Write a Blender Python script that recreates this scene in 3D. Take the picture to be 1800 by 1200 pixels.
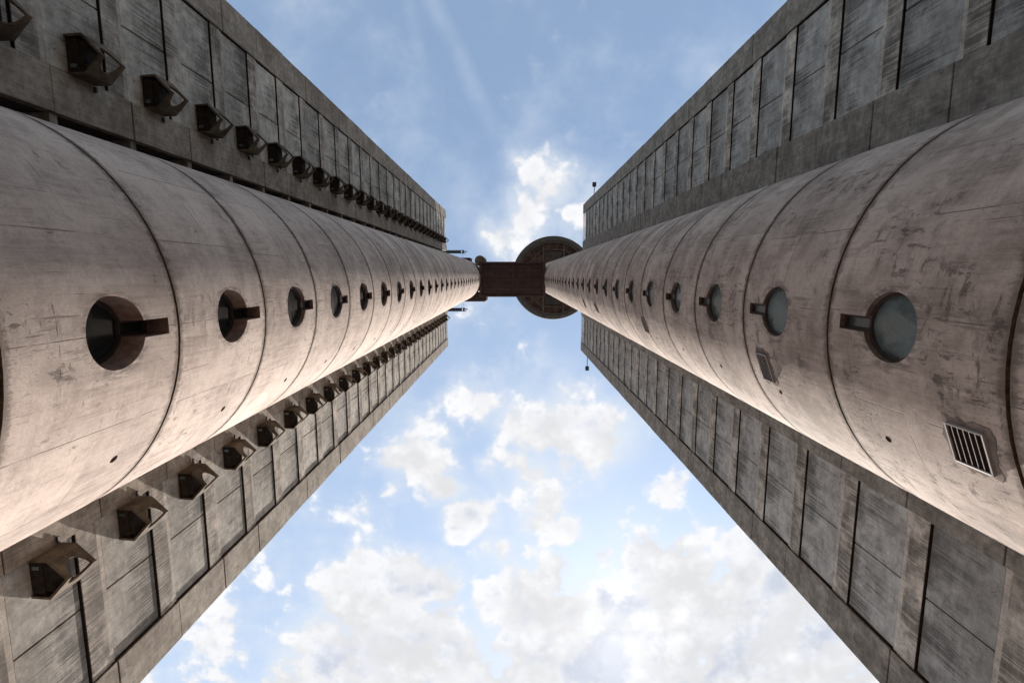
import bpy, bmesh, math, random
from mathutils import Vector, Matrix
random.seed(7)
R = math.radians
scene = bpy.context.scene
for o in list(bpy.data.objects):
    bpy.data.objects.remove(o)
COL = scene.collection
CAMZ = 1.6                       # eye height; every z below is given above the eye and lifted by this
FPX, TILT = 880.0, math.atan(117 / 880.0)

# ------------------------------------------------------------------ camera
cam_d = bpy.data.cameras.new('camera')
cam = bpy.data.objects.new('camera', cam_d)
COL.objects.link(cam)
cam_d.sensor_width = 36.0
cam_d.lens = 36.0 * FPX / 1800.0
cam_d.clip_start = 0.05
cam_d.clip_end = 5000
ct, st = math.cos(TILT), math.sin(TILT)
M0 = Matrix(((1, 0, 0), (0, -ct, -st), (0, st, -ct))).to_4x4()
cam.matrix_world = Matrix.Translation((0, 0, CAMZ)) @ M0 @ Matrix.Rotation(2.0 / FPX, 4, 'Y')
scene.camera = cam


def px_dir(px, py):
    """world direction of a point of the sky, from its pixel in the frame"""
    u, v = px - 902, py - 600
    return Vector((u, v * ct + FPX * st, FPX * ct - v * st)).normalized()


# ------------------------------------------------------------------ node helper
class NT:
    def __init__(self, tree):
        self.t = tree
        tree.nodes.clear()

    def new(self, typ, **kw):
        n = self.t.nodes.new(typ)
        for k, v in kw.items():
            setattr(n, k, v)
        return n

    def put(self, sock, v):
        if v is None:
            return
        if isinstance(v, bpy.types.NodeSocket):
            self.t.links.new(v, sock)
        elif isinstance(v, (tuple, list)) and sock.type == 'RGBA' and len(v) == 3:
            sock.default_value = (*v, 1)
        else:
            sock.default_value = v

    def m(self, op, a, b=None, c=None, clamp=False):
        n = self.new('ShaderNodeMath', operation=op, use_clamp=clamp)
        for s, v in zip(n.inputs, (a, b, c)):
            self.put(s, v)
        return n.outputs[0]

    def vm(self, op, a, b=None, scale=None):
        n = self.new('ShaderNodeVectorMath', operation=op)
        self.put(n.inputs[0], a)
        if b is not None:
            self.put(n.inputs[1], b)
        if scale is not None:
            self.put(n.inputs['Scale'], scale)
        return n.outputs['Value'] if op in ('DOT_PRODUCT', 'LENGTH', 'DISTANCE') else n.outputs[0]

    def xyz(self, x, y, z):
        n = self.new('ShaderNodeCombineXYZ')
        for s, v in zip(n.inputs, (x, y, z)):
            self.put(s, v)
        return n.outputs[0]

    def sep(self, v):
        n = self.new('ShaderNodeSeparateXYZ')
        self.put(n.inputs[0], v)
        return n.outputs

    def noise(self, vec, scale, detail=4, rough=.55, dist=0, dim='3D'):
        n = self.new('ShaderNodeTexNoise', noise_dimensions=dim)
        self.put(n.inputs['Vector'], vec)
        n.inputs['Scale'].default_value = scale
        n.inputs['Detail'].default_value = detail
        n.inputs['Roughness'].default_value = rough
        n.inputs['Distortion'].default_value = dist
        return n.outputs['Fac']

    def ncol(self, vec, scale, detail=3):
        n = self.new('ShaderNodeTexNoise')
        self.put(n.inputs['Vector'], vec)
        n.inputs['Scale'].default_value = scale
        n.inputs['Detail'].default_value = detail
        return n.outputs['Color']

    def map(self, v, a, b, c=0., d=1., smooth=True):
        n = self.new('ShaderNodeMapRange', interpolation_type='SMOOTHSTEP' if smooth else 'LINEAR')
        for s, x in zip(n.inputs, (v, a, b, c, d)):
            self.put(s, x)
        return n.outputs[0]

    def mix(self, f, a, b, blend='MIX'):
        n = self.new('ShaderNodeMix', data_type='RGBA', blend_type=blend, clamp_factor=True)
        self.put(n.inputs[0], f)
        self.put(n.inputs[6], a)
        self.put(n.inputs[7], b)
        return n.outputs[2]


# ------------------------------------------------------------------ sun and sky
SUN = px_dir(1084, 1132)
sun_d = bpy.data.lights.new('sun', 'SUN')
sun_d.energy = 4.6
sun_d.angle = R(0.6)
sun_d.color = (1.0, .93, .84)
sun = bpy.data.objects.new('sun', sun_d)
COL.objects.link(sun)
sun.rotation_euler = (-SUN).to_track_quat('-Z', 'Y').to_euler()
sun.location = SUN * 200

world = bpy.data.worlds.new('World')
scene.world = world
world.use_nodes = True
w = NT(world.node_tree)
sky = w.new('ShaderNodeTexSky', sky_type='NISHITA')
sky.sun_disc = False
sky.sun_elevation = math.asin(SUN.z)
sky.sun_rotation = math.atan2(SUN.x, SUN.y)
sky.altitude = 100
sky.air_density = 1.0
sky.dust_density = .25
sky.ozone_density = 1.4
dirv = w.new('ShaderNodeTexCoord').outputs['Generated']
dx, dy, dz = w.sep(dirv)
dzc = w.m('MAXIMUM', dz, 0.06)
P = w.xyz(w.m('DIVIDE', dx, dzc), w.m('DIVIDE', dy, dzc), 0.0)
# ragged displacement of the cloud field
wn1 = w.vm('SCALE', w.vm('SUBTRACT', w.ncol(P, 5.0, 4), (.5, .5, .5)), scale=.11)
wn2 = w.vm('SCALE', w.vm('SUBTRACT', w.ncol(P, 21.0, 5), (.5, .5, .5)), scale=.05)
Pw = w.vm('ADD', w.vm('ADD', P, wn1), wn2)
# where the cumulus stands in the sky: list of (frame pixel x, y, radius in pixels, weight)
CL = [(905, 292, 26, .62), (965, 318, 44, .85), (935, 372, 44, .8), (893, 415, 40, .66), (1016, 378, 34, .6), (1030, 340, 26, .5),
      (868, 556, 46, .42), (948, 632, 36, .45), (920, 250, 20, .25),
      (735, 738, 40, .6), (850, 700, 62, .7), (905, 742, 52, .78), (975, 752, 62, .9), (1052, 765, 66, .9), (1030, 700, 46, .55), (1110, 760, 36, .5),
      (700, 800, 46, .8), (742, 822, 40, .85), (775, 856, 34, .95), (822, 893, 40, .97), (812, 925, 34, .8), (695, 872, 26, .6),
      (930, 830, 56, .68), (790, 700, 34, .5), (1000, 690, 46, .5), (880, 800, 40, .5), (940, 870, 34, .6), (1090, 720, 40, .45), (770, 770, 34, .45), (1010, 860, 30, .45), (830, 985, 22, .5), (930, 975, 26, .55), (545, 1110, 40, .6), (500, 1160, 50, .6), (560, 960, 44, .4), (1105, 930, 26, .4), (1240, 940, 34, .5), (985, 815, 36, .6), (958, 890, 36, .8), (942, 920, 30, .8), (992, 935, 24, .8), (873, 976, 34, .92),
      (1180, 868, 26, .55), (1178, 893, 20, .6), (1056, 985, 26, .8), (1018, 1026, 22, .8), (1060, 1010, 16, .7),
      (640, 985, 52, .8), (720, 1030, 62, 1.), (770, 1040, 42, .95), (640, 1075, 80, 1.), (610, 1160, 90, 1.), (710, 1160, 110, 1.1), (800, 1150, 70, 1.),
      (780, 1090, 46, .95), (880, 1060, 40, .7), (930, 1060, 62, 1.), (970, 1010, 34, .9), (1000, 1075, 60, 1.05), (1060, 1070, 56, 1.05), (950, 1140, 80, 1.1),
      (1060, 1150, 110, 1.3), (1180, 1150, 100, 1.2), (1150, 985, 52, .95), (1120, 975, 30, .8), (1210, 1010, 62, 1.), (1200, 1080, 90, 1.15), (1290, 1020, 50, 1.),
      (1330, 960, 60, .95), (1370, 1040, 80, 1.), (1300, 1100, 90, 1.1), (1420, 1120, 110, 1.1), (1300, 1190, 120, 1.2), (1500, 1220, 120, 1.),
      (410, 1080, 80, .5), (360, 1150, 60, .6), (440, 1190, 70, .55), (620, 900, 80, .42), (600, 830, 50, .35), (480, 1010, 60, .3),
      (900, 1250, 160, 1.), (640, 1290, 160, 1.), (1180, 1290, 170, 1.2),
      (1800, 400, 150, .7), (2000, 800, 180, .8), (-200, 500, 150, .7), (100, 1550, 200, .9), (900, 1750, 220, .9), (1900, 1550, 200, .9)]
dens = None
for cx, cy, r, wt in CL:
    d = px_dir(cx, cy)
    c = (d.x / d.z, d.y / d.z, 0)
    rr = r * (1.75 if cy < 960 else 1.30) / (FPX * d.z) / d.z
    dist = w.vm('DISTANCE', Pw, c)
    b = w.m('MULTIPLY_ADD', dist, -wt / rr, wt)
    dens = b if dens is None else w.m('MAXIMUM', dens, b)
dens = w.m('MAXIMUM', dens, 0.0)
def billow(vec, scale):
    v = w.new('ShaderNodeTexVoronoi', feature='SMOOTH_F1')
    w.put(v.inputs['Vector'], vec)
    v.inputs['Scale'].default_value = scale
    v.inputs['Smoothness'].default_value = .35
    return w.m('SUBTRACT', .45, v.outputs['Distance'])
fb = w.noise(P, 10.0, 10, .56)
fb3 = w.noise(P, 3.2, 5, .6)
puff = w.m('ADD', w.m('MULTIPLY', billow(Pw, 17.0), .45), w.m('MULTIPLY', billow(Pw, 41.0), .22))
field = w.m('ADD', w.m('MULTIPLY_ADD', dens, 1.45, -.22), w.m('MULTIPLY', w.m('SUBTRACT', fb, .5), 3.0))
field = w.m('ADD', field, puff)
cover = w.map(field, .25, .62)
wisp = w.m('MULTIPLY', w.map(w.m('ADD', w.m('MULTIPLY', dens, 1.1), w.m('MULTIPLY', w.m('SUBTRACT', fb, .5), 2.0)), .12, .75), .42)
thick = w.map(field, .6, 1.25)
# thin veil and two old contrails, paler than the blue behind them
veil = w.m('ADD', .16, w.m('MULTIPLY', w.map(w.m('ADD', fb3, w.m('MULTIPLY', dens, .30)), .42, .85), .5))
veil = w.m('ADD', veil, w.m('MULTIPLY', w.map(dy, -.35, .55), .22))
def trail(x0, y0, x1, y1, width, wt):
    a, b = px_dir(x0, y0), px_dir(x1, y1)
    a, b = Vector((a.x / a.z, a.y / a.z)), Vector((b.x / b.z, b.y / b.z))
    t = (b - a).normalized(); nrm = Vector((-t.y, t.x)); L = (b - a).length
    Pt = w.vm('ADD', P, w.vm('SCALE', wn1, scale=.30))
    q = w.vm('SUBTRACT', Pt, (a.x, a.y, 0))
    along = w.vm('DOT_PRODUCT', q, (t.x, t.y, 0)); off = w.m('ABSOLUTE', w.vm('DOT_PRODUCT', q, (nrm.x, nrm.y, 0)))
    f = w.m('MULTIPLY', w.map(off, width / FPX, 0.0), w.m('MULTIPLY', w.map(along, -.25 * L, .1 * L), w.map(along, L * 1.15, L * .7)))
    return w.m('MULTIPLY', f, w.m('MULTIPLY', w.map(fb, .3, .65, .35, 1.), wt))
veil = w.m('ADD', veil, trail(748, -20, 870, 245, 24, .16))
veil = w.m('ADD', veil, trail(712, -20, 745, 130, 16, .07))
veil = w.m('MINIMUM', veil, .8)
sdot = w.vm('DOT_PRODUCT', dirv, tuple(SUN))
glow1 = w.m('POWER', w.m('MAXIMUM', sdot, 0.0), 420.0)
glow2 = w.m('POWER', w.m('MAXIMUM', sdot, 0.0), 12.0)
SKYGAIN = 1.0
skyc = sky.outputs[0]
skyc = w.mix(1.0, skyc, (1.12, 1.18, 1.10), 'MULTIPLY')
CLV = 4.35
greyn = w.noise(w.vm('ADD', P, (.37, .2, .5)), 6.0, 6, .6)
shade = w.m('MULTIPLY', thick, w.map(greyn, .40, .64, .0, .85))
cloudc = w.mix(shade, (CLV * 1.0, CLV * 1.0, CLV * 1.02), (CLV * .54, CLV * .60, CLV * .73))
outc = w.mix(veil, skyc, (CLV * .86, CLV * .93, CLV * 1.02))
relief = w.m('ADD', w.m('MULTIPLY', w.m('SUBTRACT', fb, .5), 1.3), w.m('MULTIPLY', puff, .75))
relief = w.map(w.m('ADD', relief, w.m('MULTIPLY', w.m('SUBTRACT', greyn, .5), .9)), -.28, .22, .84, 1.08)
cloudc = w.vm('SCALE', cloudc, scale=relief)
outc = w.mix(wisp, outc, (CLV * .93, CLV * .96, CLV * 1.0))
outc = w.mix(w.m('MULTIPLY', cover, .95), outc, cloudc)
gl = w.mix(1.0, (0, 0, 0), (1, .96, .88))
g = w.m('ADD', w.m('MULTIPLY', glow1, 1.1), w.m('MULTIPLY', glow2, .05))
outc = w.vm('ADD', outc, w.vm('SCALE', gl, scale=g))
bg = w.new('ShaderNodeBackground')
w.put(bg.inputs[0], outc)
bg.inputs[1].default_value = .12
wo = w.new('ShaderNodeOutputWorld')
w.t.links.new(bg.outputs[0], wo.inputs[0])

scene.view_settings.view_transform = 'Standard'
scene.view_settings.look = 'None'
scene.view_settings.exposure = 0.84
scene.view_settings.gamma = 1.0
scene.render.engine = 'CYCLES'
scene.cycles.max_bounces = 6
scene.cycles.diffuse_bounces = 4
scene.cycles.use_denoising = True
scene.cycles.use_adaptive_sampling = True
scene.cycles.adaptive_threshold = .03


# ------------------------------------------------------------------ materials
def material(name):
    mt = bpy.data.materials.new(name)
    mt.use_nodes = True
    t = NT(mt.node_tree)
    bs = t.new('ShaderNodeBsdfPrincipled')
    ou = t.new('ShaderNodeOutputMaterial')
    t.t.links.new(bs.outputs[0], ou.inputs[0])
    return mt, t, bs


def bump(t, bs, h, strength, dist):
    b = t.new('ShaderNodeBump')
    b.inputs['Strength'].default_value = strength
    b.inputs['Distance'].default_value = dist
    t.put(b.inputs['Height'], h)
    t.t.links.new(b.outputs[0], bs.inputs['Normal'])


def scaled(t, V, sx, sy, sz=1.0, off=(0, 0, 0)):
    return t.vm('ADD', t.vm('MULTIPLY', V, (sx, sy, sz)), off)


def shaft_mat(name, base, dark, ring0, h, seed, woff, spl=(.64, .70), blot=.45, spots=((0, -99, 1, 1, 0),)):
    """board-marked concrete of the round shafts; V = (arc length, height)"""
    mt, t, bs = material(name)
    uv = t.new('ShaderNodeUVMap'); uv.uv_map = 'metres'
    V = t.vm('ADD', uv.outputs[0], (0, 0, seed))
    s, z, _ = t.sep(V)
    # each storey was cast in one pour, each pour in sheets of formwork
    lev = t.m('FLOOR', t.m('DIVIDE', t.m('SUBTRACT', z, ring0), h))
    fz = t.m('FRACT', t.m('DIVIDE', t.m('SUBTRACT', z, ring0), h))
    wnoise = t.new('ShaderNodeTexWhiteNoise', noise_dimensions='2D')
    shift = t.new('ShaderNodeTexWhiteNoise', noise_dimensions='1D')
    t.put(shift.inputs['W'], t.m('ADD', lev, seed))
    sheet_s = t.m('ADD', t.m('DIVIDE', s, 1.45), shift.outputs[0])
    t.put(wnoise.inputs['Vector'], t.xyz(t.m('FLOOR', sheet_s), t.m('ADD', lev, t.m('MULTIPLY', t.m('FLOOR', t.m('MULTIPLY', fz, 2.0)), .37)), 0))
    sheet_tone = wnoise.outputs[0]
    big = t.noise(V, .55, 5, .6)
    mid = t.noise(V, 2.3, 8, .68, .4)
    fine = t.noise(V, 38, 5, .7)
    vstr = t.noise(scaled(t, V, 9, .7), 1.6, 6, .65)          # streaks running down
    vfine = t.noise(scaled(t, V, 42, 1.1), 1.2, 4, .7)
    hstr = t.noise(scaled(t, V, .8, 9), 1.3, 6, .65)
    col = t.mix(t.map(big, .35, .66), dark, base)
    col = t.mix(t.m('MULTIPLY', t.map(mid, .46, .66), .6), col, tuple(c * 1.16 for c in base))
    col = t.mix(t.m('MULTIPLY', t.map(mid, .50, .32), blot), col, tuple(c * .55 for c in base))
    tone = t.m('ADD', .90, t.m('MULTIPLY', sheet_tone, .17))
    tone = t.m('MULTIPLY', tone, t.m('ADD', .93, t.m('MULTIPLY', shift.outputs[0], .12)))
    tone = t.m('MULTIPLY', tone, t.m('ADD', 1.0, t.m('MULTIPLY', t.map(vstr, .3, .7, -.22, .12), t.map(big, .6, .4))))
    tone = t.m('MULTIPLY', tone, t.map(vfine, .35, .7, .975, 1.02))
    tone = t.m('MULTIPLY', tone, t.map(hstr, .3, .7, .95, 1.04))
    tone = t.m('MULTIPLY', tone, t.map(fine, .3, .72, .88, 1.10))
    # formwork seams: fine dark lines, broken here and there
    fs = t.m('FRACT', sheet_s)
    dseam = t.m('MULTIPLY', t.m('MINIMUM', fs, t.m('SUBTRACT', 1.0, fs)), 1.45)
    seam = t.m('MULTIPLY', t.map(dseam, .012, .004), t.map(t.noise(V, 1.1, 3), .44, .56))
    fs2 = t.m('FRACT', t.m('ADD', t.m('DIVIDE', s, .29), t.m('MULTIPLY', big, .05)))
    seam2 = t.m('MULTIPLY', t.m('MULTIPLY', t.map(t.m('MINIMUM', fs2, t.m('SUBTRACT', 1.0, fs2)), .03, .006), t.map(t.noise(scaled(t, V, 3, .8), 1.1, 4), .54, .66)), .75)
    dh = t.m('MULTIPLY', t.m('ABSOLUTE', t.m('SUBTRACT', fz, .5)), h)
    seam3 = t.m('MULTIPLY', t.map(dh, .012, .003), t.map(t.noise(V, .9, 3), .50, .60))
    # long scratches and drip stains
    scr_v = t.noise(scaled(t, V, 52, 1.7, 1, (3, 9, 0)), 1.0, 6, .7)
    scv = t.map(scr_v, .595, .68)
    # spalled, dirty patches: irregular, elongated, clustered
    pat = t.noise(scaled(t, V, 2.0, 5.2, 1, (11, 4, 0)), 1.0, 10, .78, .3)
    pat2 = t.noise(scaled(t, V, 9.0, 3.0, 1, (1, 8, 0)), 1.0, 8, .75, .2)
    clus = t.noise(scaled(t, V, 1, 1, 1, (7, 2, 0)), .62, 3, .55)
    hit = None
    for (hs_, hz_, rs_, rz_, wt_) in spots:          # where the photographed shafts are visibly broken out
        dd = t.vm('LENGTH', t.vm('MULTIPLY', t.vm('SUBTRACT', uv.outputs[0], (hs_, hz_ + CAMZ, 0)), (1 / rs_, 1 / rz_, 1)))
        q_ = t.m('MULTIPLY', t.map(dd, 1.25, .2), wt_)
        hit = q_ if hit is None else t.m('MAXIMUM', hit, q_)
    pmix = t.m('MAXIMUM', pat, pat2)
    spall = t.m('MULTIPLY', t.map(pmix, *spl), t.map(clus, .47, .57))
    spall = t.m('MULTIPLY', spall, t.map(fine, .3, .6, .55, 1.))
    hurt = t.m('MULTIPLY', t.map(t.m('MULTIPLY_ADD', hit, .20, pmix), .66, .74), t.map(hit, .02, .3))
    smear = t.m('MULTIPLY', t.map(t.m('MULTIPLY_ADD', hit, .25, mid), .50, .78), .45)
    spall = t.m('MAXIMUM', spall, t.m('MAXIMUM', hurt, smear))
    # air holes
    vor = t.new('ShaderNodeTexVoronoi'); t.put(vor.inputs['Vector'], V); vor.inputs['Scale'].default_value = 11
    pits = t.m('MULTIPLY', t.map(vor.outputs['Distance'], .13, .06), t.map(t.noise(V, 1.7, 3), .52, .60))
    # rust-brown run-off just either side of each ring joint
    near = t.m('MINIMUM', fz, t.m('SUBTRACT', 1.0, fz))
    rim = t.m('MULTIPLY', t.map(t.m('ADD', near, t.m('MULTIPLY', t.m('SUBTRACT', mid, .5), .09)), .05, .0), .55)
    below = t.m('MULTIPLY', t.m('MULTIPLY', t.map(fz, .62, 1.0), t.map(vstr, .50, .66)), .5)
    # dirt that collects round each opening and runs down from its sill
    wz = t.m('MULTIPLY', t.m('SUBTRACT', fz, woff / h), h)
    dw = t.vm('LENGTH', t.xyz(s, wz, 0))
    halo = t.m('MULTIPLY', t.map(t.m('MULTIPLY_ADD', mid, -.35, dw), .56, .40), t.map(pat2, .40, .58))
    sill = t.m('MULTIPLY', t.m('MULTIPLY', t.map(t.m('ABSOLUTE', s), .62, .30), t.map(wz, -.35, -.5)), t.map(t.m('MAXIMUM', vstr, pat), .50, .66))
    halo = t.m('MAXIMUM', t.m('MULTIPLY', halo, .6), t.m('MULTIPLY', sill, .5))
    edge_chip = t.m('MULTIPLY', t.map(t.m('MULTIPLY_ADD', pat2, -.16, near), -.03, -.065), .8)
    lines = t.m('MAXIMUM', t.m('MAXIMUM', seam, seam2), seam3)
    lines = t.m('MAXIMUM', lines, edge_chip)
    lines = t.m('MAXIMUM', lines, t.m('MULTIPLY', scv, .55))
    dirt = t.m('MAXIMUM', t.m('MAXIMUM', halo, t.m('MULTIPLY', lines, .7)), t.m('MAXIMUM', t.m('MULTIPLY', spall, .74), t.m('MULTIPLY', pits, .8)))
    col = t.vm('SCALE', col, scale=tone)
    col = t.mix(rim, col, (.20, .135, .095))
    col = t.mix(below, col, (.21, .165, .14))
    col = t.mix(t.m('MINIMUM', dirt, 1.0), col, (.06, .042, .034))
    t.put(bs.inputs['Base Color'], col)
    bs.inputs['Roughness'].default_value = .88
    bs.inputs['Specular IOR Level'].default_value = .25
    hgt = t.m('ADD', t.m('MULTIPLY', fine, .22), t.m('MULTIPLY', mid, .30))
    hgt = t.m('SUBTRACT', hgt, t.m('MULTIPLY', dirt, .7))
    hgt = t.m('ADD', hgt, t.m('MULTIPLY', sheet_tone, .15))
    hgt = t.m('ADD', hgt, t.m('MULTIPLY', vstr, .12))
    bump(t, bs, hgt, .5, .02)
    return mt


def wall_mat(name, base, dark, streak=.6, boards=.5, ztop=None, h=3.0, rand=.2, blotch=.5):
    """wall concrete; V = (y, z, x) in metres so that copies never repeat"""
    mt, t, bs = material(name)
    geo = t.new('ShaderNodeNewGeometry')
    px, py, pz = t.sep(geo.outputs['Position'])
    V = t.xyz(py, pz, px)
    oi = t.new('ShaderNodeObjectInfo').outputs['Random']
    big = t.noise(V, .8, 6, .62)
    mid = t.noise(V, 3.1, 8, .68, .3)
    fine = t.noise(V, 34, 5, .7)
    vs = t.noise(scaled(t, V, 11, .45), 1.3, 6, .68)
    vf = t.noise(scaled(t, V, 40, 1.0), 1.2, 5, .7)
    hs = t.noise(scaled(t, V, 1.0, 7), 1.4, 6, .65)
    col = t.mix(t.map(big, .34, .66), dark, base)
    tone = t.m('ADD', 1.0 - rand / 2, t.m('MULTIPLY', oi, rand))
    tone = t.m('MULTIPLY', tone, t.map(mid, .28, .74, 1 - .42 * blotch, 1 + .34 * blotch))
    tone = t.m('MULTIPLY', tone, t.map(vs, .3, .7, 1 - .28 * streak, 1 + .16 * streak))
    tone = t.m('MULTIPLY', tone, t.map(vf, .33, .7, 1 - .22 * boards, 1 + .12 * boards))
    tone = t.m('MULTIPLY', tone, t.map(hs, .3, .7, .92, 1.07))
    tone = t.m('MULTIPLY', tone, t.map(fine, .3, .72, .86, 1.12))
    col = t.vm('SCALE', col, scale=tone)
    dirt = t.m('MULTIPLY', t.map(t.noise(scaled(t, V, 2.6, 1.1, 1, (5, 1, 0)), 1.0, 9, .74, .5), .60, .67), .6)
    bl = t.map(t.noise(scaled(t, V, 30, .9, 1, (2, 7, 0)), 1.0, 6, .7), .60, .70)
    dirt = t.m('MAXIMUM', dirt, t.m('MULTIPLY', bl, .55 * boards))
    if ztop is not None:            # drips that start under the slab above and run down the slab below it
        fz = t.m('FRACT', t.m('DIVIDE', t.m('SUBTRACT', ztop, pz), h))       # 0 at the top of a panel
        run = t.noise(scaled(t, V, 16, .16, 1, (0, 0, 3)), 1.0, 4, .7)
        run = t.m('SUBTRACT', run, t.m('MULTIPLY', fz, .42))
        run = t.m('MULTIPLY', t.map(run, .32, .47), t.map(big, .66, .40))
        dirt = t.m('MAXIMUM', dirt, t.m('MULTIPLY', run, .66))
    vor = t.new('ShaderNodeTexVoronoi'); t.put(vor.inputs['Vector'], V); vor.inputs['Scale'].default_value = 7
    pits = t.m('MULTIPLY', t.map(vor.outputs['Distance'], .11, .05), t.map(mid, .50, .58))
    dirt = t.m('MAXIMUM', dirt, t.m('MULTIPLY', pits, .7))
    col = t.mix(dirt, col, (.045, .04, .035))
    t.put(bs.inputs['Base Color'], col)
    bs.inputs['Roughness'].default_value = .9
    bs.inputs['Specular IOR Level'].default_value = .2
    hgt = t.m('ADD', t.m('MULTIPLY', fine, .25), t.m('MULTIPLY', mid, .7))
    hgt = t.m('ADD', hgt, t.m('MULTIPLY', vf, .3 * boards))
    hgt = t.m('SUBTRACT', hgt, t.m('MULTIPLY', dirt, .5))
    bump(t, bs, hgt, .6, .02)
    return mt


def plain(name, col, rough=.7, metal=0., var=.25, spec=.4, scale=6.):
    mt, t, bs = material(name)
    geo = t.new('ShaderNodeNewGeometry')
    n = t.noise(geo.outputs['Position'], scale, 6, .65)
    n2 = t.noise(geo.outputs['Position'], scale * 7, 4, .65)
    tone = t.m('MULTIPLY', t.map(n, .3, .7, 1 - var, 1 + var), t.map(n2, .3, .7, 1 - var * .5, 1 + var * .5))
    t.put(bs.inputs['Base Color'], t.vm('SCALE', (*col,), scale=tone))
    bs.inputs['Roughness'].default_value = rough
    bs.inputs['Metallic'].default_value = metal
    bs.inputs['Specular IOR Level'].default_value = spec
    return mt


HL, HR = 3.03, 3.21
RL0, RR0 = 5.50 + CAMZ, 5.46 + CAMZ          # first ring joint of each shaft
MAT = {}
MAT['shaft_l'] = shaft_mat('pale pink board marked concrete', (.55, .443, .388), (.395, .307, .265), RL0, HL, 2.3, 1.70, (.585, .65), .50,
                           ((.42, 6.25, .24, .5, .9), (.22, 6.75, .16, .25, .7), (-.2, 5.65, .7, .22, .8), (-.75, 8.2, .3, .25, .5), (.5, 13.9, .3, .25, .6), (-.7, 13.9, .12, .4, .5)))
MAT['shaft_r'] = shaft_mat('weathered pink board marked concrete', (.525, .418, .362), (.31, .235, .197), RR0, HR, 41.7, 1.80, (.545, .61), .80,
                           ((.33, 6.62, .20, .17, 1.), (.6, 6.4, .16, .10, 1.), (.85, 6.35, .18, .07, .9), (-.1, 5.62, .6, .22, .9), (-.3, 6.5, .5, .3, .4),
                            (.1, 12.5, 1.1, .45, .8), (-.3, 9.1, .5, .25, .6), (1.5, 8.9, .35, .2, .7), (-1.6, 9.6, .9, .5, .4), (-2.2, 13., 1.2, 1., .4), (2.6, 8.5, .4, .3, .5), (-.8, 15.8, .8, .5, .6)))
MAT['joint'] = plain('rusty joint grime', (.085, .055, .04), .95, var=.4, spec=.1)
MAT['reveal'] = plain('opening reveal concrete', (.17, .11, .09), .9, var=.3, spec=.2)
MAT['reveal_r'] = plain('darker opening reveal', (.11, .075, .06), .9, var=.35, spec=.2, scale=9)  # darker tone for the right shaft's reveals
MAT['ground'] = plain('worn asphalt paving', (.155, .128, .115), .9, var=.15, scale=.4)
MAT['frame'] = plain('dark brown window frame', (.035, .022, .02), .6, var=.2)
MAT['steel'] = plain('pale steel bars', (.26, .22, .205), .6, metal=.2, var=.15)
MAT['dark'] = plain('painted hole shade', (.022, .014, .011), 1., var=.2, spec=.0)  # shade inside small openings, put into the colour
MAT['hood_shade'] = plain('hood lining with painted shade', (.028, .022, .018), .95, var=.3, spec=.1)  # shade inside the hoods, put into the colour
MAT['joint_shade'] = plain('dark strip for joint shade and dirt', (.026, .019, .016), .95, var=.3, spec=.1)  # recess shade and dirt, put into the colour of thin strips
MAT['green_metal'] = plain('green painted steel', (.05, .10, .075), .6, var=.25)
MAT['navy_metal'] = plain('dark blue painted steel', (.03, .045, .07), .55, var=.25)
MAT['lamp_metal'] = plain('dark lamp housing', (.02, .035, .04), .5, var=.2)
MAT['bridge'] = plain('dark brown bridge cladding', (.06, .036, .036), .8, var=.3, scale=1.5)
MAT['bridge_rib'] = plain('brown bridge beam', (.07, .05, .048), .8, var=.3, scale=1.5)
MAT['turret'] = plain('olive brown concrete', (.19, .165, .12), .9, var=.25, scale=2)
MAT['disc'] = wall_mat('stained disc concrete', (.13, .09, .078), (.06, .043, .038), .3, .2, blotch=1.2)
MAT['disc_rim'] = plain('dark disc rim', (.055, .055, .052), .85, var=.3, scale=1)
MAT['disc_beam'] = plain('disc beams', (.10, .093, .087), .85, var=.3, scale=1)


def glass_mat(name, col, rough):
    mt, t, bs = material(name)
    geo = t.new('ShaderNodeNewGeometry')
    n = t.noise(geo.outputs['Position'], 1.6, 5, .6)
    n2 = t.noise(geo.outputs['Position'], 14, 5, .6)
    oi = t.new('ShaderNodeObjectInfo').outputs['Random']
    tone = t.m('MULTIPLY', t.map(n, .3, .7, .7, 1.3), t.map(n2, .3, .7, .9, 1.1))
    tone = t.m('MULTIPLY', tone, t.map(oi, 0, 1, .55, 1.5, False))
    t.put(bs.inputs['Base Color'], t.vm('SCALE', (*col,), scale=tone))
    t.put(bs.inputs['Roughness'], t.map(n, .3, .7, rough * .7, rough * 1.4))
    bs.inputs['Specular IOR Level'].default_value = .6
    bump(t, bs, n, .15, .02)
    return mt


MAT['glass_l'] = glass_mat('dusty dark glass', (.016, .024, .026), .16)
MAT['glass_r'] = glass_mat('dusty teal glass', (.095, .13, .137), .30)


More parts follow.
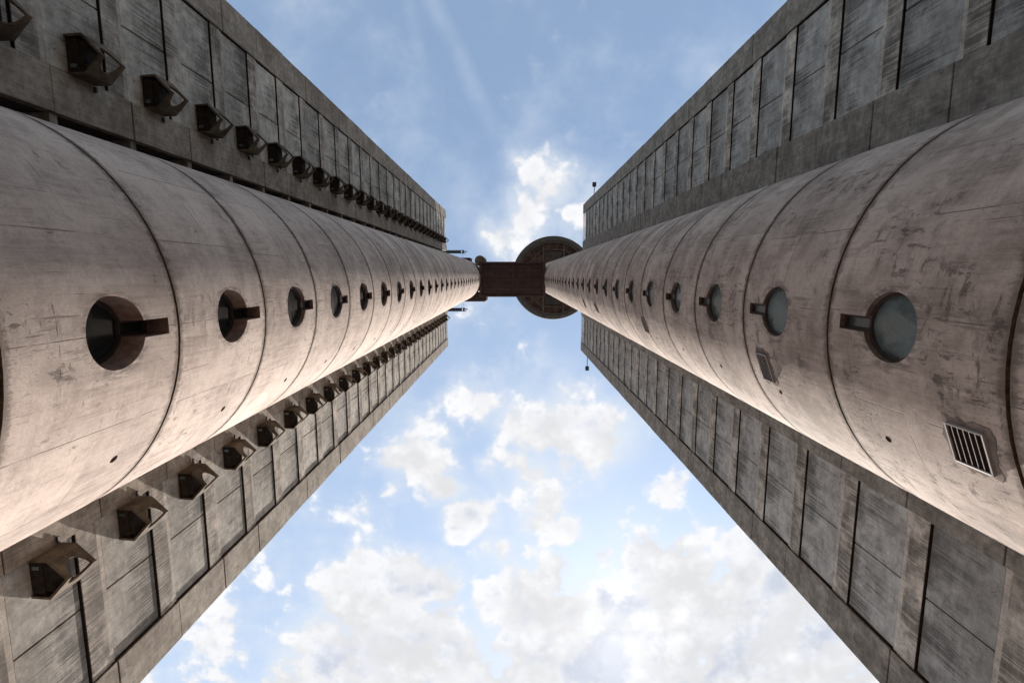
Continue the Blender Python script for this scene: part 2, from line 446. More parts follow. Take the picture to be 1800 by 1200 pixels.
# ------------------------------------------------------------------ mesh helpers
class MB:
    def __init__(self):
        self.v, self.f, self.mi, self.uv = [], [], [], []

    def add(self, vs, fs, mi=0):
        b = len(self.v)
        self.v += [tuple(p) for p in vs]
        for f in fs:
            self.f.append(tuple(b + i for i in f))
            self.mi.append(mi)

    def box(self, x0, x1, y0, y1, z0, z1, mi=0):
        x0, x1 = min(x0, x1), max(x0, x1); y0, y1 = min(y0, y1), max(y0, y1); z0, z1 = min(z0, z1), max(z0, z1)
        self.add([(x0, y0, z0), (x1, y0, z0), (x1, y1, z0), (x0, y1, z0), (x0, y0, z1), (x1, y0, z1), (x1, y1, z1), (x0, y1, z1)],
                 [(0, 3, 2, 1), (4, 5, 6, 7), (0, 1, 5, 4), (1, 2, 6, 5), (2, 3, 7, 6), (3, 0, 4, 7)], mi)

    def bar(self, a, b, wd, ht, mi=0, up=Vector((0, 0, 1))):
        a, b = Vector(a), Vector(b)
        t = (b - a).normalized()
        s = t.cross(up)
        if s.length < 1e-4:
            s = t.cross(Vector((1, 0, 0)))
        s.normalize(); n = s.cross(t)
        s *= wd / 2; n *= ht / 2
        self.add([a - s - n, a + s - n, a + s + n, a - s + n, b - s - n, b + s - n, b + s + n, b - s + n],
                 [(0, 1, 2, 3), (7, 6, 5, 4), (0, 4, 5, 1), (1, 5, 6, 2), (2, 6, 7, 3), (3, 7, 4, 0)], mi)

    def cyl(self, cx, cy, z0, z1, r0, r1=None, n=32, caps=True, mi=0):
        r1 = r0 if r1 is None else r1
        vs = [(cx + r0 * math.cos(2 * math.pi * i / n), cy + r0 * math.sin(2 * math.pi * i / n), z0) for i in range(n)]
        vs += [(cx + r1 * math.cos(2 * math.pi * i / n), cy + r1 * math.sin(2 * math.pi * i / n), z1) for i in range(n)]
        fs = [(i, (i + 1) % n, n + (i + 1) % n, n + i) for i in range(n)]
        if caps:
            fs += [tuple(range(n - 1, -1, -1)), tuple(range(n, 2 * n))]
        self.add(vs, fs, mi)

    def build(self, name, mats, parent=None, bevel=0.0, loc=None, smooth=False):
        me = bpy.data.meshes.new(name)
        me.from_pydata(self.v, [], self.f)
        for m_ in (mats if isinstance(mats, (list, tuple)) else [mats]):
            me.materials.append(MAT[m_] if isinstance(m_, str) else m_)
        me.polygons.foreach_set('material_index', self.mi)
        bm = bmesh.new(); bm.from_mesh(me)
        bmesh.ops.recalc_face_normals(bm, faces=bm.faces)
        bm.to_mesh(me); bm.free()
        if smooth:
            me.polygons.foreach_set('use_smooth', [True] * len(me.polygons))
        o = bpy.data.objects.new(name, me)
        COL.objects.link(o)
        if parent:
            o.parent = parent
        if loc:
            o.location = loc
        if bevel:
            b = o.modifiers.new('edge', 'BEVEL'); b.width = bevel; b.segments = 1; b.limit_method = 'ANGLE'
        return o


def thing(name, label, cat, loc=(0, 0, 0), group=None):
    o = bpy.data.objects.new(name, None)
    o.empty_display_size = .5
    COL.objects.link(o)
    o.location = loc
    o['label'] = label; o['category'] = cat
    if group:
        o['group'] = group
    return o


def rep(src, parent, loc, label=None):
    """one copy of a part and of its own children"""
    c = src.copy(); COL.objects.link(c); c.parent = parent; c.location = loc
    for ch in src.children:
        d = ch.copy(); COL.objects.link(d); d.parent = c
    return c


# ------------------------------------------------------------------ ground
gm = MB()
gm.add([(-900, -900, 0), (900, -900, 0), (900, 900, 0), (-900, 900, 0)], [(0, 1, 2, 3)])
g_ = gm.build('ground', 'ground'); g_['kind'] = 'structure'


# ------------------------------------------------------------------ round shaft with keyhole openings
RHO = 3.72


KEY = dict(rad=.55, slot_w=.135, slot_top=1.08)


def keyhole(n=40, grow=0.0):
    """outline in (s, z) about the centre of the round part, anticlockwise from the right; grow > 0 widens it"""
    r = KEY['rad'] + grow; sw = KEY['slot_w'] + grow; stp = KEY['slot_top'] + grow
    a0 = math.asin(sw / r)                    # where the slot leaves the circle, measured from straight up
    pts = []
    start, end = math.pi / 2 + a0, 2.5 * math.pi - a0
    for i in range(n + 1):
        a = start + (end - start) * i / n
        pts.append((r * math.cos(a), r * math.sin(a)))
    za = math.sqrt(r * r - sw * sw)
    pts += [(sw, za + (stp - za) * .5), (sw, stp), (0.0, stp), (-sw, stp), (-sw, za + (stp - za) * .5)]
    return pts


def shaft(sx, xc, yc, ring0, h, nst, ztop, mat, parent, win_off, depths, holes_phi, hole_off, grilles, hole_r):
    """sx = -1: west shaft (faces +x), sx = +1: east shaft (faces -x). phi is measured from the facing
    direction towards +y; s = phi * RHO"""
    def P3(s, z, dr=0.0):
        ph = s / RHO
        return Vector((xc - sx * (RHO - dr) * math.cos(ph), yc + (RHO - dr) * math.sin(ph), z))

    vs, fs, mi, uvs, nrm = [], [], [], [], []

    def face(pts, m_, smooth_n=True, flip=False):
        # pts: list of (s, z, dr)
        b = len(vs)
        for (s, z, dr) in pts:
            vs.append(P3(s, z, dr)); uvs.append((s, z))
            ph = s / RHO
            nrm.append(Vector((-sx * math.cos(ph), math.sin(ph), 0)) if smooth_n else None)
        idx = list(range(b, b + len(pts)))
        fs.append(idx); mi.append(m_)

    C = 2 * math.pi * RHO
    NS = 84
    ds = C / NS
    G = .027            # half width of a ring joint
    cw, lo, hi = 4 * ds / 2 * 1.0, -.95, 1.22     # the window's patch, in s and z about its centre
    cw = 4 * ds
    def plain_rows(z0, z1, s_from, s_to):
        n = int(round((s_to - s_from) / ds))
        for i in range(n):
            a, b = s_from + i * ds, s_from + (i + 1) * ds
            face([(a, z0, 0), (b, z0, 0), (b, z1, 0), (a, z1, 0)], 0)

    def patch(zc, z0, z1, hole):
        # ring of quads between hole outline and the rectangle
        rect = [(-cw, z0 - zc), (cw, z0 - zc), (cw, z1 - zc), (-cw, z1 - zc)]
        angs = sorted(set([round(math.atan2(q, p), 6) for p, q in hole] + [round(math.atan2(q, p), 6) for p, q in rect]))
        def on_rect(a):
            c, s_ = math.cos(a), math.sin(a)
            k = 1e9
            if abs(c) > 1e-9:
                k = min(k, cw / abs(c))
            if s_ > 1e-9:
                k = min(k, (z1 - zc) / s_)
            if s_ < -1e-9:
                k = min(k, (z0 - zc) / s_)
            return (k * c, k * s_)
        def on_hole(a):
            c, s_ = math.cos(a), math.sin(a)
            best = None
            for i in range(len(hole)):
                p, q = hole[i], hole[(i + 1) % len(hole)]
                ex, ey = q[0] - p[0], q[1] - p[1]
                den = c * ey - s_ * ex
                if abs(den) < 1e-12:
                    continue
                k = (p[0] * ey - p[1] * ex) / den
                tt = (p[0] * s_ - p[1] * c) / den
                if k > 0 and -1e-6 <= tt <= 1 + 1e-6:
                    best = k if best is None else min(best, k)
            return (best * c, best * s_)
        H = [on_hole(a) for a in angs]; Q = [on_rect(a) for a in angs]
        L = 5
        n = len(angs)
        for i in range(n):
            j = (i + 1) % n
            for k in range(L):
                f0, f1 = k / L, (k + 1) / L
                mixp = lambda A, B, f: (A[0] + (B[0] - A[0]) * f, zc + A[1] + (B[1] - A[1]) * f, 0)
                face([mixp(H[i], Q[i], f0), mixp(H[i], Q[i], f1), mixp(H[j], Q[j], f1), mixp(H[j], Q[j], f0)], 0)

    # foot of the shaft
    rj = random.Random(5 + sx)
    plain_rows(0.0, ring0 - G, -C / 2, C / 2)
    wins = []
    for k in range(nst):
        zr = ring0 + k * h
        # ring joint: a groove of real depth
        gw = [min(.95, max(.15, .5 + .22 * math.sin(i * .9 + k * 2.1) * math.sin(i * .37 + k) + rj.uniform(-.16, .16))) for i in range(NS)]
        for i in range(NS):
            a, b = -C / 2 + i * ds, -C / 2 + (i + 1) * ds
            ga, gb = G * gw[i], G * gw[(i + 1) % NS]
            face([(a, zr - G, 0), (b, zr - G, 0), (b, zr - gb, .07), (a, zr - ga, .07)], 1, False)
            face([(a, zr - ga, .07), (b, zr - gb, .07), (b, zr + gb, .07), (a, zr + ga, .07)], 1, False)
            face([(a, zr + ga, .07), (b, zr + gb, .07), (b, zr + G, 0), (a, zr + G, 0)], 1, False)
        z0, z1 = zr + G, zr + h - G
        if k == nst - 1:
            plain_rows(z0, ztop, -C / 2, C / 2)
            break
        zc = zr + win_off
        d = depths(k)
        hole = keyhole()
        a, b = zc + lo, zc + hi
        b = min(b, z1)
        plain_rows(z0, z1, -C / 2, -cw - 1e-9)
        plain_rows(z0, z1, cw, C / 2)
        plain_rows(z0, a, -cw, cw)
        if b < z1 - 1e-4:
            plain_rows(b, z1, -cw, cw)
        patch(zc, a, b, hole)
        # reveal
        n = len(hole)
        for i in range(n):
            j = (i + 1) % n
            (p, q), (p2, q2) = hole[i], hole[j]
            face([(p, zc + q, 0), (p2, zc + q2, 0), (p2, zc + q2, d + .05), (p, zc + q, d + .05)], 2, False)
        wins.append((zc, d, k))
    # roof of the shaft
    b = len(vs)
    for i in range(NS):
        vs.append(P3(-C / 2 + i * ds, ztop)); uvs.append((0, 0)); nrm.append(None)
    fs.append(list(range(b, b + NS))); mi.append(0)

    me = bpy.data.meshes.new('round_shaft')
    me.from_pydata([tuple(v) for v in vs], [], fs)
    for m_ in (mat, MAT['joint'], MAT['reveal' if sx < 0 else 'reveal_r']):
        me.materials.append(m_)
    me.polygons.foreach_set('material_index', mi)
    uvl = me.uv_layers.new(name='metres')
    for lp in me.loops:
        uvl.data[lp.index].uv = uvs[lp.vertex_index]
    # outward orientation
    fix = []
    for p in me.polygons:
        c = p.center - Vector((xc, yc, 0)); c.z = 0
        if nrm[p.vertices[0]] is not None and p.normal.dot(c) < 0:
            fix.append(p.index)
    bm = bmesh.new(); bm.from_mesh(me); bm.faces.ensure_lookup_table()
    bmesh.ops.reverse_faces(bm, faces=[bm.faces[i] for i in fix])
    bm.to_mesh(me); bm.free()
    me.polygons.foreach_set('use_smooth', [True] * len(me.polygons))
    cn = []
    for p in me.polygons:
        for li in p.loop_indices:
            nn = nrm[me.loops[li].vertex_index]
            cn.append(nn if nn is not None else p.normal)
    me.normals_split_custom_set([tuple(c) for c in cn])
    o = bpy.data.objects.new('round_shaft', me); COL.objects.link(o); o.parent = parent

    # windows
    gm_ = 'glass_l' if sx < 0 else 'glass_r'
    def win_meshes(d):
        inner, outer = keyhole(grow=-.045), keyhole(grow=.0)
        f = MB()
        n = len(inner)
        for i in range(n):
            j = (i + 1) % n
            q = []
            for dr in (d - .05, d + .02):
                q += [P3(outer[i][0], outer[i][1], dr), P3(outer[j][0], outer[j][1], dr), P3(inner[j][0], inner[j][1], dr), P3(inner[i][0], inner[i][1], dr)]
            f.add(q, [(0, 1, 2, 3), (3, 2, 6, 7), (7, 6, 5, 4), (4, 5, 1, 0)])
        # meeting rail between the round light and the slot
        sw, zz = .09, .50
        f.add([P3(-sw, zz - .02, d - .04), P3(sw, zz - .02, d - .04), P3(sw, zz + .02, d - .04), P3(-sw, zz + .02, d - .04),
               P3(-sw, zz - .02, d + .02), P3(sw, zz - .02, d + .02), P3(sw, zz + .02, d + .02), P3(-sw, zz + .02, d + .02)],
              [(0, 1, 2, 3), (0, 4, 5, 1), (3, 2, 6, 7)])
        p = MB()
        ou = keyhole(grow=-.02)
        # flat sheet of glass in the plane of the frame
        q = []
        for s_, z_ in ou:
            q.append(P3(s_, z_, d))
        p.add(q, [tuple(range(len(q)))])
        return f, p
    cache = {}
    for (zc, d, k) in wins:
        if d not in cache:
            f, p = win_meshes(d)
            fo = f.build('window', 'frame', parent)
            po = p.build('pane', gm_, fo)
            cache[d] = fo
            fo.location = (0, 0, zc)
        else:
            rep(cache[d], parent, (0, 0, zc))
    # weep holes: flat dark discs painted for the shade inside, one a storey
    first = None
    for k in range(nst - 1):
        z = ring0 + hole_off + k * h
        if first is None:
            m_ = MB()
            s0 = holes_phi * RHO
            n = 14
            ring = [(s0 + hole_r * math.cos(2 * math.pi * i / n), hole_r * math.sin(2 * math.pi * i / n)) for i in range(n)]
            ring2 = [(s0 + hole_r * 1.3 * math.cos(2 * math.pi * i / n), hole_r * 1.3 * math.sin(2 * math.pi * i / n)) for i in range(n)]
            q = [P3(a, b, -.004) for a, b in ring] + [P3(a, b, .01) for a, b in ring2] + [P3(a, b, -.0035) for a, b in ring]
            m_.add(q, [(i, (i + 1) % n, n + (i + 1) % n, n + i) for i in range(n)] + [tuple(range(2 * n, 3 * n))])
            first = m_.build('weep_hole', 'dark', parent); first.location = (0, 0, z)
        else:
            rep(first, parent, (0, 0, z))
    # barred vent openings
    for (phi, zc, wd, ht) in grilles:
        s0 = phi * RHO
        b_ = MB()
        t_ = .022
        def cbox(mbx, s1, s2, z1, z2, d1, d2, m_=0):
            q = [P3(s1, z1, d1), P3(s2, z1, d1), P3(s2, z2, d1), P3(s1, z2, d1), P3(s1, z1, d2), P3(s2, z1, d2), P3(s2, z2, d2), P3(s1, z2, d2)]
            mbx.add(q, [(0, 1, 2, 3), (7, 6, 5, 4), (0, 4, 5, 1), (1, 5, 6, 2), (2, 6, 7, 3), (3, 7, 4, 0)], m_)
        sa, sb, za, zb = s0 - wd / 2, s0 + wd / 2, zc - ht / 2, zc + ht / 2
        cbox(b_, sa, sb, za, za + t_, -.05, .03); cbox(b_, sa, sb, zb - t_, zb, -.05, .03)
        cbox(b_, sa, sa + t_, za + t_, zb - t_, -.05, .03); cbox(b_, sb - t_, sb, za + t_, zb - t_, -.05, .03)
        go = b_.build('vent_grille', 'steel', parent)
        k_ = MB(); cbox(k_, sa + t_, sb - t_, za + t_, zb - t_, -.022, .0)
        k_.build('vent_dark_plate', 'dark', go)  # dark plate painted as the shade behind the bars
        r_ = MB()
        for i in range(5):
            z = za + t_ + (ht - 2 * t_) * (i + 1) / 6
            cbox(r_, sa + t_, sb - t_, z - .0045, z + .0045, -.046, -.040)
        r_.build('grille_bars', 'steel', go)
        # cement patch round the opening
        h_ = MB()
        rnd = random.Random(int(zc * 10))
        n = 26
        pts = []
        for i in range(n):
            a = 2 * math.pi * i / n
            k2 = 1 / max(abs(math.cos(a)) / (wd / 2 + .05), abs(math.sin(a)) / (ht / 2 + .05))
            k2 += rnd.uniform(0, .09)
            pts.append((s0 + k2 * math.cos(a), zc + k2 * math.sin(a)))
        rin = []
        for i in range(n):
            a = 2 * math.pi * i / n
            k2 = 1 / max(abs(math.cos(a)) / (wd / 2 - .01), abs(math.sin(a)) / (ht / 2 - .01))
            rin.append((s0 + k2 * math.cos(a), zc + k2 * math.sin(a)))
        q = [P3(a, b, -.006) for a, b in pts] + [P3(a, b, .01) for a, b in pts] + [P3(a, b, -.008) for a, b in rin]
        h_.add(q, [(i, (i + 1) % n, n + (i + 1) % n, n + i) for i in range(n)] + [(2 * n + i, 2 * n + (i + 1) % n, (i + 1) % n, i) for i in range(n)])
        h_.build('cement_patch', 'patch', go)
    return o


MAT['patch'] = wall_mat('rough cement patch', (.22, .17, .15), (.15, .115, .10), .2, .2, blotch=1.)


# ------------------------------------------------------------------ wings
OFF = dict(slot=5.44, inner=6.70, mid=9.12, outer=11.65, edge=13.15)


def wing(sx, ysgn, xF, yc, joint, h, jlo, jhi, ztop, parent, mats, slot, hood=None, finz=3.0):
    """one flat wing. Depth d is measured from the face of the piers into the wall."""
    panel_m, rib_m, pier_m, body_m = mats
    X = lambda d: sx * (xF + d)
    Y = lambda off: yc + ysgn * off
    # body of the wing
    b = MB()
    b.box(X(.30), X(15.), Y(slot), Y(OFF['edge'] - .06), 0, ztop - finz - .25)
    b.box(X(.9), X(14.), Y(slot), Y(OFF['edge'] - .3), ztop - finz - .25, ztop - finz + .2)
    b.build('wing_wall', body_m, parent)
    zlo = joint + jlo * h
    base = MB(); base.box(X(0.05), X(.30), Y(slot), Y(OFF['edge'] - .05), 0, zlo - .04); base.build('base_wall', pier_m, parent)
    rnd = random.Random(int(xF * 10 + ysgn))
    # piers: stacked precast blocks, open joints, none quite in line
    for nm, o0, o1 in (('outer_pier', OFF['outer'], OFF['edge']), ('inner_pier', slot, OFF['inner'])):
        p = MB()
        j = jlo
        while True:
            z0 = joint + j * h; z1 = min(joint + (j + 1) * h, ztop)
            e = rnd.uniform(-.012, .02); f = rnd.uniform(-.02, .02)
            p.box(X(e), X(.30), Y(o0 + .0), Y(o1 + (f if nm == 'outer_pier' else 0)), z0 + .02, z1 - .02)
            j += 1
            if z1 >= ztop - .5:
                break
        if nm == 'outer_pier':
            p.box(X(.035), X(.29), Y(o0 - .032), Y(o0 - .003), zlo, joint + jhi * h, 1)  # dark strip added for the shaded gap beside the panels
            p.box(X(.30), X(15.), Y(OFF['edge'] - .3), Y(OFF['edge'] - .06), ztop - finz - .25, ztop)
        p.build(nm, (pier_m, 'joint_shade'), parent, bevel=.014)
    # storey parts: one panel and one slab edge each
    pan = rb = None
    y0, y1, ym = Y(OFF['inner'] + .045), Y(OFF['outer'] - .055), Y(OFF['mid'])
    g = .026 * ysgn
    for j in range(jlo, jhi):
        z = joint + j * h
        if pan is None:
            p = MB()
            p.box(X(.115), X(.29), y0, ym - g, .01, h - .965)
            p.box(X(.12), X(.29), ym + g, y1, .01, h - .965)
            pan = p.build('wall_panel', panel_m, parent, bevel=.012); pan.location = (0, 0, z)
            r_ = MB()
            r_.box(X(.06), X(.29), y0 - g, y1 + g, h - .90, h - .20)
            r_.box(X(.09), X(.29), y0 - g, y1 + g, h - .19, h - .01)
            r_.box(X(.072), X(.285), y0 - g * .9, y1 + g * .9, h - .918, h - .901, 1)  # dark strip added for the shaded, dirty underside of the slab edge
            rb = r_.build('slab_edge', (rib_m, 'joint_shade'), parent, bevel=.010); rb.location = (0, 0, z)
        else:
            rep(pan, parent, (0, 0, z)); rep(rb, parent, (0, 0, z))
    # open screen of upright fins under the sky
    zt = joint + jhi * h
    f = MB()
    n = 13
    for i in range(n):
        y = OFF['inner'] + (OFF['outer'] - OFF['inner']) * (i + .5) / n
        f.box(X(.03), X(.26), Y(y - .06), Y(y + .06), zt + .02, ztop - .06)
    f.build('fin_screen', rib_m, parent)


def hood_mesh(sx, ysgn, xF, yc):
    """a projecting hood: five-sided in plan, open above and below, with a round hole through the prow"""
    plan = [(-.10, 6.69), (.45, 6.70), (.97, 7.24), (.42, 7.84), (-.10, 7.80)]
    H = .92
    th = .07
    def inset(pl):
        c = (0.25, 7.25)
        out = []
        n = len(pl)
        for i, (d, y) in enumerate(pl):
            if i in (0, n - 1):
                out.append((d, y + (th if i == 0 else -th)))
            else:
                a, b = Vector(pl[i - 1]), Vector(pl[i + 1]); p = Vector((d, y))
                t1, t2 = (p - a).normalized(), (b - p).normalized()
                n1, n2 = Vector((-t1.y, t1.x)), Vector((-t2.y, t2.x))
                if n1.dot(Vector(c) - p) < 0: n1 = -n1
                if n2.dot(Vector(c) - p) < 0: n2 = -n2
                bis = (n1 + n2).normalized()
                out.append(tuple(p + bis * th / max(.4, bis.dot(n1))))
        return out
    inn = inset(plan)
    T = lambda d, y, z: Vector((sx * (xF - d), yc + ysgn * y, z))
    mb = MB()
    # side plates (first and last) plain; two prow plates carry half a round hole each
    def plate(i, holed):
        o0, o1, i0, i1 = plan[i], plan[i + 1], inn[i], inn[i + 1]
        L = math.hypot(o1[0] - o0[0], o1[1] - o0[1])
        O = lambda a, z: T(o0[0] + (o1[0] - o0[0]) * a / L, o0[1] + (o1[1] - o0[1]) * a / L, z)
        I = lambda a, z: T(i0[0] + (i1[0] - i0[0]) * a / L, i0[1] + (i1[1] - i0[1]) * a / L, z)
        if not holed:
            q = [O(0, 0), O(L, 0), O(L, H), O(0, H), I(0, 0), I(L, 0), I(L, H), I(0, H)]
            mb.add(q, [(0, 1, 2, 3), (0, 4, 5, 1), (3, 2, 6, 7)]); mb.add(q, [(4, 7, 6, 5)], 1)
            return
        # fold at a = L when holed == 'end', a = 0 when 'start'
        rh, zc = .34, H * .5
        ra = .47
        n = 14
        arc = []
        for k in range(n + 1):
            a = math.pi / 2 - math.pi * k / n
            arc.append((ra * math.cos(a), zc + rh * math.sin(a)))        # from the top of the hole to the bottom
        pos = (lambda q_: L - q_) if holed == 'end' else (lambda q_: q_)
        far = L
        for k in range(n):
            (a0, z0), (a1, z1) = arc[k], arc[k + 1]
            zo0 = H * (1 - k / n); zo1 = H * (1 - (k + 1) / n)
            quad = [(pos(a0), z0), (pos(a1), z1), (pos(far), zo1), (pos(far), zo0)]
            q8 = [O(*p) for p in quad] + [I(*p) for p in quad]
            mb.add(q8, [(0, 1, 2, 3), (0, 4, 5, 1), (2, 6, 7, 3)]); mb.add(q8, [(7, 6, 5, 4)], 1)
        for (za, zb, yy) in ((zc + rh, H, 1), (zc - rh, 0, -1)):
            quad = [(pos(0), za), (pos(far), zb), (pos(0), zb)]
            q6 = [O(*p) for p in quad] + [I(*p) for p in quad]
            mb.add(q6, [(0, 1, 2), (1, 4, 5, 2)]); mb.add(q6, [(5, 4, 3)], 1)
    plate(0, None); plate(1, 'end'); plate(2, 'start'); plate(3, None)
    # dark filler box added for the shaded hollow inside, with a narrow pane in it
    s = MB()
    def tb(d0, d1, ya, yb, z0, z1):
        s.box(sx * (xF - d0), sx * (xF - d1), yc + ysgn * ya, yc + ysgn * yb, z0, z1)
    tb(-.1, .24, 6.79, 7.70, .05, H - .05)
    tb(.24, .43, 6.80, 7.66, .09, H - .35)
    gl = MB(); gl.box(sx * (xF + .019), sx * (xF - .16), yc + ysgn * 6.90, yc + ysgn * 7.0, .032, .049)
    # bracket under the slab
    br = MB()
    br.bar(T(.05, 6.62, H - .12), T(.05, 6.45, H - .12), .07, .07)
    return mb, s, br, gl


# ------------------------------------------------------------------ the two towers
tl = thing('concrete_tower', 'left concrete tower with rows of projecting angular window hoods beside its pink round shaft', 'tower', (0, 0, 0))
tr = thing('concrete_tower', 'concrete tower on the right without window hoods, barred vents in its stained round shaft', 'tower', (0, 0, 0))
XCL, YCL, XCR, YCR = -9.45, .83, 9.18, .76
shaft(-1, XCL, YCL, RL0, HL, 30, 97.0 + CAMZ, MAT['shaft_l'], tl, 1.70, lambda k: .42 if k < 1 else .34 if k < 2 else (.15 if k % 3 else .10),
      R(34), 2.15, [], .062)
KEY.update(rad=.52, slot_w=.122, slot_top=1.09)
shaft(+1, XCR, YCR, RR0, HR, 33, 114.3 + CAMZ, MAT['shaft_r'], tr, 1.80, lambda k: (.13, .10, .13, .16, .10)[k % 5],
      R(29.3), 2.2, [(R(21.8), 6.05 + CAMZ, .56, .54), (R(20.5), 11.12 + CAMZ, .66, .46), (R(22.5), 21.7 + CAMZ, .62, .5),
                     (R(24), 34.8 + CAMZ, .6, .5), (R(24.5), 40.7 + CAMZ, .6, .5)], .05)

XFL, XFR, YWL, YWR = 12.95, 12.55, .88, .70
JL, JR = 14.86 + CAMZ, 15.2 + CAMZ
TOPL, TOPR = 99.0 + CAMZ, 92.5 + CAMZ
panel_l = wall_mat('grey precast panel', (.45, .405, .36), (.32, .285, .25), .35, .15, JL - .91, HL, .36, .7)
rib_l = wall_mat('brown slab edge concrete', (.47, .405, .35), (.34, .285, .24), .6, .4, JL - .19, HL, .15, .6)
pier_l = wall_mat('brown grey pier concrete', (.345, .29, .24), (.215, .172, .138), .6, .6, None, HL, .0, .7)
panel_r = wall_mat('grey blue precast panel', (.41, .395, .378), (.29, .277, .262), .3, .1, JR - .91, HR, .34, .6)
rib_r = wall_mat('stained slab edge concrete', (.56, .50, .44), (.40, .35, .305), .5, .4, JR - .19, HR, .2, .7)
pier_r = wall_mat('dark pier concrete', (.31, .275, .24), (.20, .172, .148), .6, .5, None, HR, .0, .8)
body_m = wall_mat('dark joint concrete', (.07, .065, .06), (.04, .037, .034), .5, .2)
for sg in (-1, 1):
    wing(-1, sg, XFL, YWL, JL, HL, -3, 27, TOPL, tl, (panel_l, rib_l, pier_l, body_m), OFF['slot'], finz=2.4)
    wing(+1, sg, XFR, YWR, JR, HR, -3, 23, TOPR, tr, (panel_r, rib_r, pier_r, body_m), 4.95, finz=3.2)
# recessed core wall between the wings, with a small landing beam at each storey
for sx, xF, yc, top, J, h, par, sl in ((-1, XFL, YWL, TOPL, JL, HL, tl, 5.44), (1, XFR, YWR, TOPR, JR, HR, tr, 4.95)):
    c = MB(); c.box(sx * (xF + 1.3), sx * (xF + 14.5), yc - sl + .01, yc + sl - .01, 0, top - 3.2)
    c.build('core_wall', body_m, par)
    if sx < 0:
        for sg in (-1, 1):
            first = None
            for j in range(-3, 27):
                if first is None:
                    b = MB(); b.box(sx * (xF + .14), sx * (xF + 1.29), yc + sg * (sl - 1.9), yc + sg * (sl - .015), -.05, .20)
                    first = b.build('landing_beam', pier_l, par); first.location = (0, 0, J + j * h)
                else:
                    rep(first, par, (0, 0, J + j * h))
# hoods
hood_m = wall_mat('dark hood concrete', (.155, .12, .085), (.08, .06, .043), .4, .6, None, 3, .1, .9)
for sg in (-1, 1):
    mb, s, br, gl = hood_mesh(-1, sg, XFL, YWL)
    first = None
    for k in range(-1, 28):
        z = 12.50 + CAMZ + k * HL
        if z > TOPL - 1:
            break
        if first is None:
            first = mb.build('window_hood', (hood_m, 'hood_shade'), tl); first.location = (0, 0, z)
            s.build('hood_dark_fill', 'hood_shade', first); gl.build('pane', 'glass_r', first); br.build('bracket', 'frame', first)  # dark fill stands in for shade inside the hood
        else:
            rep(first, tl, (0, 0, z))

# ------------------------------------------------------------------ skybridge
ZB = 88.5 + CAMZ
sb = thing('skybridge', 'dark ribbed two storey bridge joining both towers high overhead', 'bridge', (0, .8, ZB))
def bb(mb, x0, x1, y0, y1, z0, z1): mb.box(x0, x1, y0 - .8, y1 - .8, z0, z1)
YB0, YB1 = -2.27, 3.85
m = MB(); bb(m, -5.95, 5.7, YB0 + .25, YB1 - .25, .35, 6.6); m.build('deck', 'bridge', sb)
m = MB()
for i in range(7):
    y = YB0 + .7 + (YB1 - YB0 - 1.4) * i / 6 + (.12, -.08, .05, 0, -.1, .07, -.05)[i]
    bb(m, -5.5, 5.2, y - .09, y + .09, .22, .35)
m.build('floor_beams', 'bridge_rib', sb, bevel=.02)
m = MB()
bb(m, -5.95, 5.7, YB0, YB0 + .25, 0, 1.3); bb(m, -5.95, 5.7, YB1 - .25, YB1, 0, 1.3)
bb(m, -5.95, -5.5, YB0 + .25, YB1 - .25, 0, .35); bb(m, 5.2, 5.7, YB0 + .25, YB1 - .25, 0, .35)
bb(m, -.1, .1, YB0 + .25, YB1 - .25, .02, .078)
bb(m, -5.95, 5.7, YB0 - .02, YB0 + .23, 3.2, 3.8); bb(m, -5.95, 5.7, YB1 - .23, YB1 + .02, 3.2, 3.8)
m.build('edge_beams', 'bridge_rib', sb, bevel=.02)
m = MB()
bb(m, -9.6, -5.0, 3.2, 4.72, .9, 6.0)
bb(m, -5.0, -4.72, 3.4, 4.55, .9, 6.0)
bb(m, -9.0, -7.65, -3.0, -2.2, .9, 6.0); bb(m, -9.6, -9.0, -2.8, -2.2, .9, 6.0)
m.build('end_landing', 'bridge', sb, bevel=.02)
m = MB()
for x in (-8.2, -6.6, -5.6): bb(m, x - .05, x + .05, 3.9, 4.66, .80, .898)
m.build('landing_beams', 'bridge_rib', sb)
m = MB(); m.cyl(-5.85, -2.45 - .8, .6, 6.2, .92, n=40); m.build('round_turret', 'turret', sb)

# ------------------------------------------------------------------ round restaurant over the east shaft
ZD = 114.2 + CAMZ
dc = thing('round_rooftop_restaurant', 'large round concrete disc with dark rim crowning the right round shaft', 'restaurant', (XCR, YCR, ZD))
def ringmesh(mb, prof, n=96, mi=0):
    vs = []; k = len(prof)
    for i in range(n):
        a = 2 * math.pi * i / n
        vs += [(r * math.cos(a), r * math.sin(a), z) for r, z in prof]
    fs = [(i * k + j, ((i + 1) % n) * k + j, ((i + 1) % n) * k + j + 1, i * k + j + 1) for i in range(n) for j in range(k - 1)]
    mb.add(vs, fs, mi)
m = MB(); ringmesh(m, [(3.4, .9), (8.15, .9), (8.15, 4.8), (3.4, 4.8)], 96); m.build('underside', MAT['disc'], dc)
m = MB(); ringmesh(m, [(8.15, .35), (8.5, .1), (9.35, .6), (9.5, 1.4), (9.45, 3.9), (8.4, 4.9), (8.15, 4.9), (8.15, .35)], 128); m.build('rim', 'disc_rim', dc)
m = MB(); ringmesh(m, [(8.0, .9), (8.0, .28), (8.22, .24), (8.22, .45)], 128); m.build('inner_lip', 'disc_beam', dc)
m = MB()
RO = 6.95
oc = [(RO * math.cos(R(22.5 + 45 * i)), RO * math.sin(R(22.5 + 45 * i))) for i in range(8)]
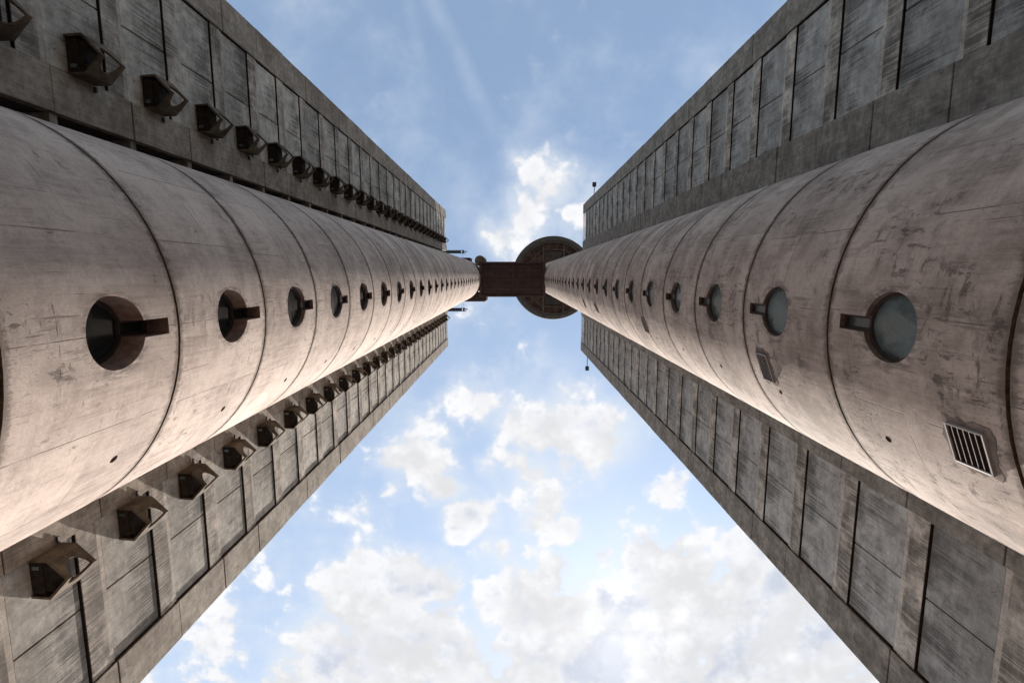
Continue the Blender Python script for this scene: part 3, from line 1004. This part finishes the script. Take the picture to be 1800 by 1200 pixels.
for i in range(8):
    a, b = oc[i], oc[(i + 1) % 8]
    m.bar((a[0], a[1], .72 + .002 * (i % 2)), (b[0], b[1], .72 + .002 * (i % 2)), .22, .42)
for sg in (-1, 1):
    for q in (-1, 1):
        m.bar((sg * 2.3, q * 3.0, .70), (sg * 2.3, q * 8.0, .70), .35, .5)
        m.bar((q * 3.0, sg * 2.3, .704), (q * 8.0, sg * 2.3, .704), .35, .5)
m.build('underside_beams', 'disc_beam', dc)
m = MB()
for q in (-1, 1):
    m.box(-1.9, 1.9, q * 4.1, q * 6.0, .62, .89)
m.build('service_hatch', 'disc_rim', dc)

# ------------------------------------------------------------------ roof things
def gantry(y, x0, x1, z, name_m, label):
    t = thing('roof_gantry', label, 'gantry', (x0, y, z), 'cleaning cradle gantries on the left tower roof')
    L = x1 - x0
    m = MB()
    m.box(-1.6, L - .25, -.34, -.22, -.1, .22); m.box(-1.6, L, .2, .34, -.1, .22)
    for i in range(8):
        xx = -1.3 + (L + .9) * i / 7
        m.box(xx - .06, xx + .06, -.22, .2, -.04, .12)
    m.build('rails', name_m, t)
    d = MB(); d.box(-1.5, L - .9, -.2, .18, .13, .19); d.build('deck', name_m, t)
    p = MB(); p.box(L - .5, L + .25, -.16, .02, .24, .5); p.box(L - .7, L - .5, -.3, .3, .23, .6); p.build('winch', name_m, t)
    c = MB()
    yy = 1.5 if y < 0 else -2.6
    for xx in (L - .85, L - .5):
        c.bar((xx, 0, -.1), (xx, yy, -.55), .03, .03)
    c.build('cables', name_m, t)
    ft = MB(); ft.box(-2.2, -1.2, -.45, .45, -.42, -.1); ft.build('foot', name_m, t)
gantry(-4.45, -13.2, -9.3, TOPL + .35, 'green_metal', 'green steel cradle gantry jutting from the left roof above the shaft')
gantry(6.85, -13.2, -9.3, TOPL + .35, 'navy_metal', 'dark blue steel cradle gantry jutting from the left roof below the shaft')


def flood(x, y0, y1, label):
    sg = 1 if y1 > y0 else -1
    t = thing('roof_floodlight', label, 'floodlight', (x, y0, TOPR + .15), 'floodlights on arms off the right tower roof')
    L = abs(y1 - y0)
    m = MB(); m.bar((0, 0, 0), (0, sg * L, 0), .11, .11); m.box(-.3, .3, sg * (L - .02), sg * (L + .12), -.06, .06); m.build('arm', 'navy_metal', t)
    m = MB()
    m.box(-.33, .33, sg * (L + .12), sg * (L + .82), -.2, .24)
    m.box(-.26, .26, sg * (L + .2), sg * (L + .74), -.26, -.2)
    m.build('lamp_housing', 'lamp_metal', t, bevel=.04)
    m = MB(); m.box(-.23, .23, sg * (L + .24), sg * (L + .7), -.275, -.261); m.build('lens', 'glass_l', t)
flood(14.55, -11.5, -15.6, 'small dark floodlight on a pole beyond the upper end of the right roof')
flood(13.9, 12.5, 17.0, 'small dark floodlight on a pole beyond the lower end of the right roof')
